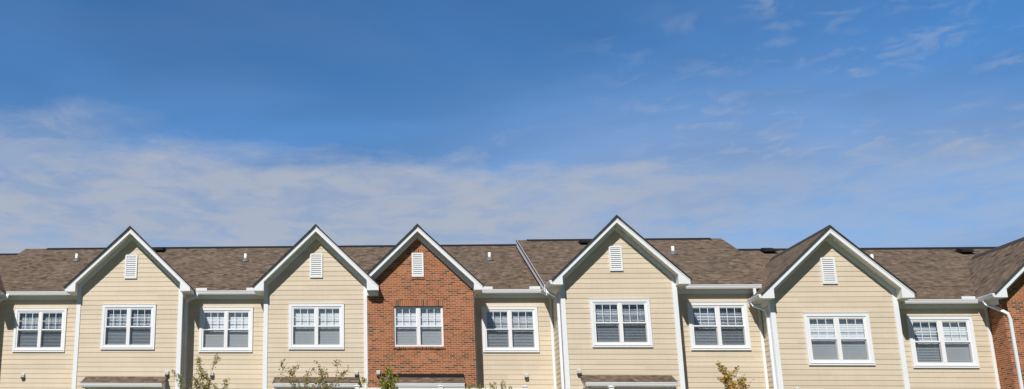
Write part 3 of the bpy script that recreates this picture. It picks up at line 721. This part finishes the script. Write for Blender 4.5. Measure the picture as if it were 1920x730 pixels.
spiky('spiky green shrub before the beige wall, right of the brick house', 2.62, 23.5, 2.08, 6, 16)

# trees added out of view: hold low sky off the facade, fill window reflections
rng = random.Random(77); wd = MB()
def hill(x): return 10.5 + 1.8 * math.sin(x * .11) + 1.3 * math.sin(x * .31 + 1) + .7 * math.sin(x * .83 + 2)
for i in range(17000):
    x = rng.uniform(-95, 100); h = hill(x) * (1 - .12 * rng.random()); z = h * rng.random() ** .8; y = -27 - rng.uniform(0, 9) - 2.0 * abs(z / 20 - .5)
    r = rng.uniform(.5, 1.3); a = Vector((rng.gauss(0, 1), rng.gauss(0, 1), rng.gauss(0, .7))).normalized(); b = a.cross(Vector((rng.gauss(0, 1), rng.gauss(0, 1), rng.gauss(0, 1)))).normalized()
    p = Vector((x, y, z - 1.6)); wd.add([p - a * r, p + b * r * .55, p + a * r, p - b * r * .55], [(0, 1, 2, 3)], rng.choice((0, 0, 1)))
tag(wd.build('sky_blocker_wood', [leafmat('far_leaf', (.045, .065, .022)), leafmat('far_leaf_light', (.075, .09, .03))]), 'dense green trees added unseen across the street to hold back sky light', 'sky_blocker_wood', kind='stuff')

# ------------------------------------------------------------------ sun, sky
sd = Vector((-.40, -1.0, 1.0)).normalized()               # towards the sun
ELEV = math.asin(sd.z)
sun = bpy.data.lights.new('sun', 'SUN'); sun.energy = 5.0; sun.angle = R(.53); sun.color = (1, .955, .88)
so = bpy.data.objects.new('sun', sun); COL.objects.link(so)
so.rotation_euler = (-sd).to_track_quat('-Z', 'Y').to_euler(); so.location = (-20, -40, 40)

W = bpy.data.worlds.new('World'); S.world = W; W.use_nodes = True; nt = W.node_tree; nt.nodes.clear()
out = nd(nt, 'ShaderNodeOutputWorld'); bg = nd(nt, 'ShaderNodeBackground'); bg.inputs['Strength'].default_value = .110
sky = nd(nt, 'ShaderNodeTexSky', sky_type='NISHITA', sun_disc=False)
sky.sun_elevation = ELEV; sky.sun_rotation = math.atan2(sd.x, sd.y); sky.altitude = 0; sky.air_density = 1.0; sky.dust_density = 0; sky.ozone_density = 2.5
tc = nd(nt, 'ShaderNodeTexCoord'); sep = nd(nt, 'ShaderNodeSeparateXYZ'); nt.links.new(tc.outputs['Generated'], sep.inputs[0])
X, Y, Zc = sep.outputs
zc = math_n(nt, 'MAXIMUM', Zc, .03)
cmb = nd(nt, 'ShaderNodeCombineXYZ'); nt.links.new(math_n(nt, 'DIVIDE', X, zc), cmb.inputs[0]); nt.links.new(math_n(nt, 'DIVIDE', Y, zc), cmb.inputs[1])
def noise(vec, scale, detail, rough, loc=(0, 0, 0), sc=(1, 1, 1), dist=0.0):
    mp = nd(nt, 'ShaderNodeMapping'); mp.inputs['Location'].default_value = loc; mp.inputs['Scale'].default_value = sc; nt.links.new(vec, mp.inputs[0])
    n = nd(nt, 'ShaderNodeTexNoise', Scale=scale, Detail=detail, Roughness=rough, Distortion=dist); nt.links.new(mp.outputs[0], n.inputs['Vector']); return n.outputs[0]
def mr(v, a, b, c, d, smooth=True):
    n = nd(nt, 'ShaderNodeMapRange'); n.interpolation_type = 'SMOOTHSTEP' if smooth else 'LINEAR'
    nt.links.new(v, n.inputs[0])
    for i, q in enumerate((a, b, c, d)): n.inputs[i + 1].default_value = q
    return n.outputs[0]
az = math_n(nt, 'ARCTAN2', X, Y)                           # 0 = straight across the street
# high thin cloud sheet low over the roofs, thinning upwards with a ragged edge
t = math_n(nt, 'DIVIDE', Zc, math_n(nt, 'MAXIMUM', Y, .12))
edge = noise(cmb.outputs[0], 1.3, 9, .62, (3.1, 1.7, 0), (1, .8, 1), .3)
t2 = math_n(nt, 'ADD', t, math_n(nt, 'MULTIPLY', math_n(nt, 'SUBTRACT', edge, .5), .15))
band = mr(t2, .338, .278, 0, 1)
fine = noise(cmb.outputs[0], 4.2, 9, .62, (7, 2, 0), (1, .75, 1), .4)
fcov = mr(fine, .34, .60, .66, 1.0)
band = math_n(nt, 'MULTIPLY', math_n(nt, 'MULTIPLY', band, fcov), mr(az, .12, .42, .95, .60))
left = math_n(nt, 'MULTIPLY', math_n(nt, 'MULTIPLY', mr(t2, .385, .335, 0, 1), mr(az, -.17, -.34, 0, .62)), mr(fine, .38, .62, .45, 1))
soft = math_n(nt, 'MULTIPLY', mr(t, .43, .25, 0, .42), mr(az, -.05, .28, .25, 1))
band = math_n(nt, 'MAXIMUM', math_n(nt, 'MAXIMUM', band, soft), left)
front = mr(Y, -.2, .5, 0, 1)
band = math_n(nt, 'MULTIPLY', band, front)
# mackerel wisps, upper right
pat = noise(cmb.outputs[0], 9.0, 6, .6, (1, 5, 0), (1, .8, 1), .5)
patm = noise(cmb.outputs[0], 1.9, 4, .55, (4, 9, 0))
wz = math_n(nt, 'MULTIPLY', mr(az, .14, .38, 0, 1), mr(t, .27, .33, .2, 1))
wisp = math_n(nt, 'MULTIPLY', math_n(nt, 'MULTIPLY', mr(pat, .47, .68, 0, 1), mr(patm, .36, .58, 0, 1)), math_n(nt, 'MULTIPLY', wz, .34))
# faint large veils over the blue
veil = math_n(nt, 'MULTIPLY', mr(noise(cmb.outputs[0], .8, 5, .5, (9, 3.4, 0), (1, 1, 1), 1.0), .36, .66, 0, 1), .05)
cov = math_n(nt, 'ADD', math_n(nt, 'ADD', math_n(nt, 'MULTIPLY', band, .98), wisp), veil, clamp=True)
cloudcol = nd(nt, 'ShaderNodeRGB'); cloudcol.outputs[0].default_value = (4.15, 4.6, 5.55, 1)
skyc = mixc(nt, 1.0, sky.outputs[0], (.425, .81, 1.12), 'MULTIPLY')
thick = mr(noise(cmb.outputs[0], .75, 4, .5, (2.2, 6.1, 0), (1, 1, 1), .8), .34, .66, .92, 1.14)     # deeper and paler patches of the high air
dk = nd(nt, 'ShaderNodeVectorMath', operation='SCALE'); nt.links.new(skyc, dk.inputs[0]); nt.links.new(thick, dk.inputs['Scale']); skyc = dk.outputs[0]
res = mixc(nt, cov, skyc, cloudcol.outputs[0])
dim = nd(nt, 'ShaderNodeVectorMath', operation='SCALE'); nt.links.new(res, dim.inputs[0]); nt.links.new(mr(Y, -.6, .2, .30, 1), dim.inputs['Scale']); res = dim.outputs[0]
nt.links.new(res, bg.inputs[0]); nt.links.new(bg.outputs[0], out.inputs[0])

# ------------------------------------------------------------------ camera
f_px, pitch, roll, yaw = 1986.6, .26107, .01125, -.09328
c, s_ = math.cos(yaw), math.sin(yaw); cp, sp = math.cos(pitch), math.sin(pitch); cr, sr = math.cos(roll), math.sin(roll)
r0 = Vector((c, -s_, 0)); fw = Vector((s_ * cp, c * cp, sp)); up0 = Vector((-s_ * sp, -c * sp, cp))
Xc = r0 * cr + up0 * sr; Up = -r0 * sr + up0 * cr
cam = bpy.data.cameras.new('camera'); co = bpy.data.objects.new('camera', cam); COL.objects.link(co)
Mx = Matrix((Xc, Up, -fw)).transposed().to_4x4(); Mx.translation = Vector((0, 0, GZ)); co.matrix_world = Mx
cam.sensor_width = 36; cam.lens = f_px * 36 / 1920; cam.shift_x = (960 - 528.47) / 1920; cam.shift_y = 0
cam.clip_start = .1; cam.clip_end = 3000
S.camera = co
for o in bpy.data.objects:
    if '_org' in o: del o['_org']

S.view_settings.view_transform = 'Standard'; S.view_settings.look = 'None'; S.view_settings.exposure = -.13; S.view_settings.gamma = 1
S.render.engine = 'CYCLES'
S.cycles.max_bounces = 8; S.cycles.transparent_max_bounces = 12; S.cycles.use_denoising = True
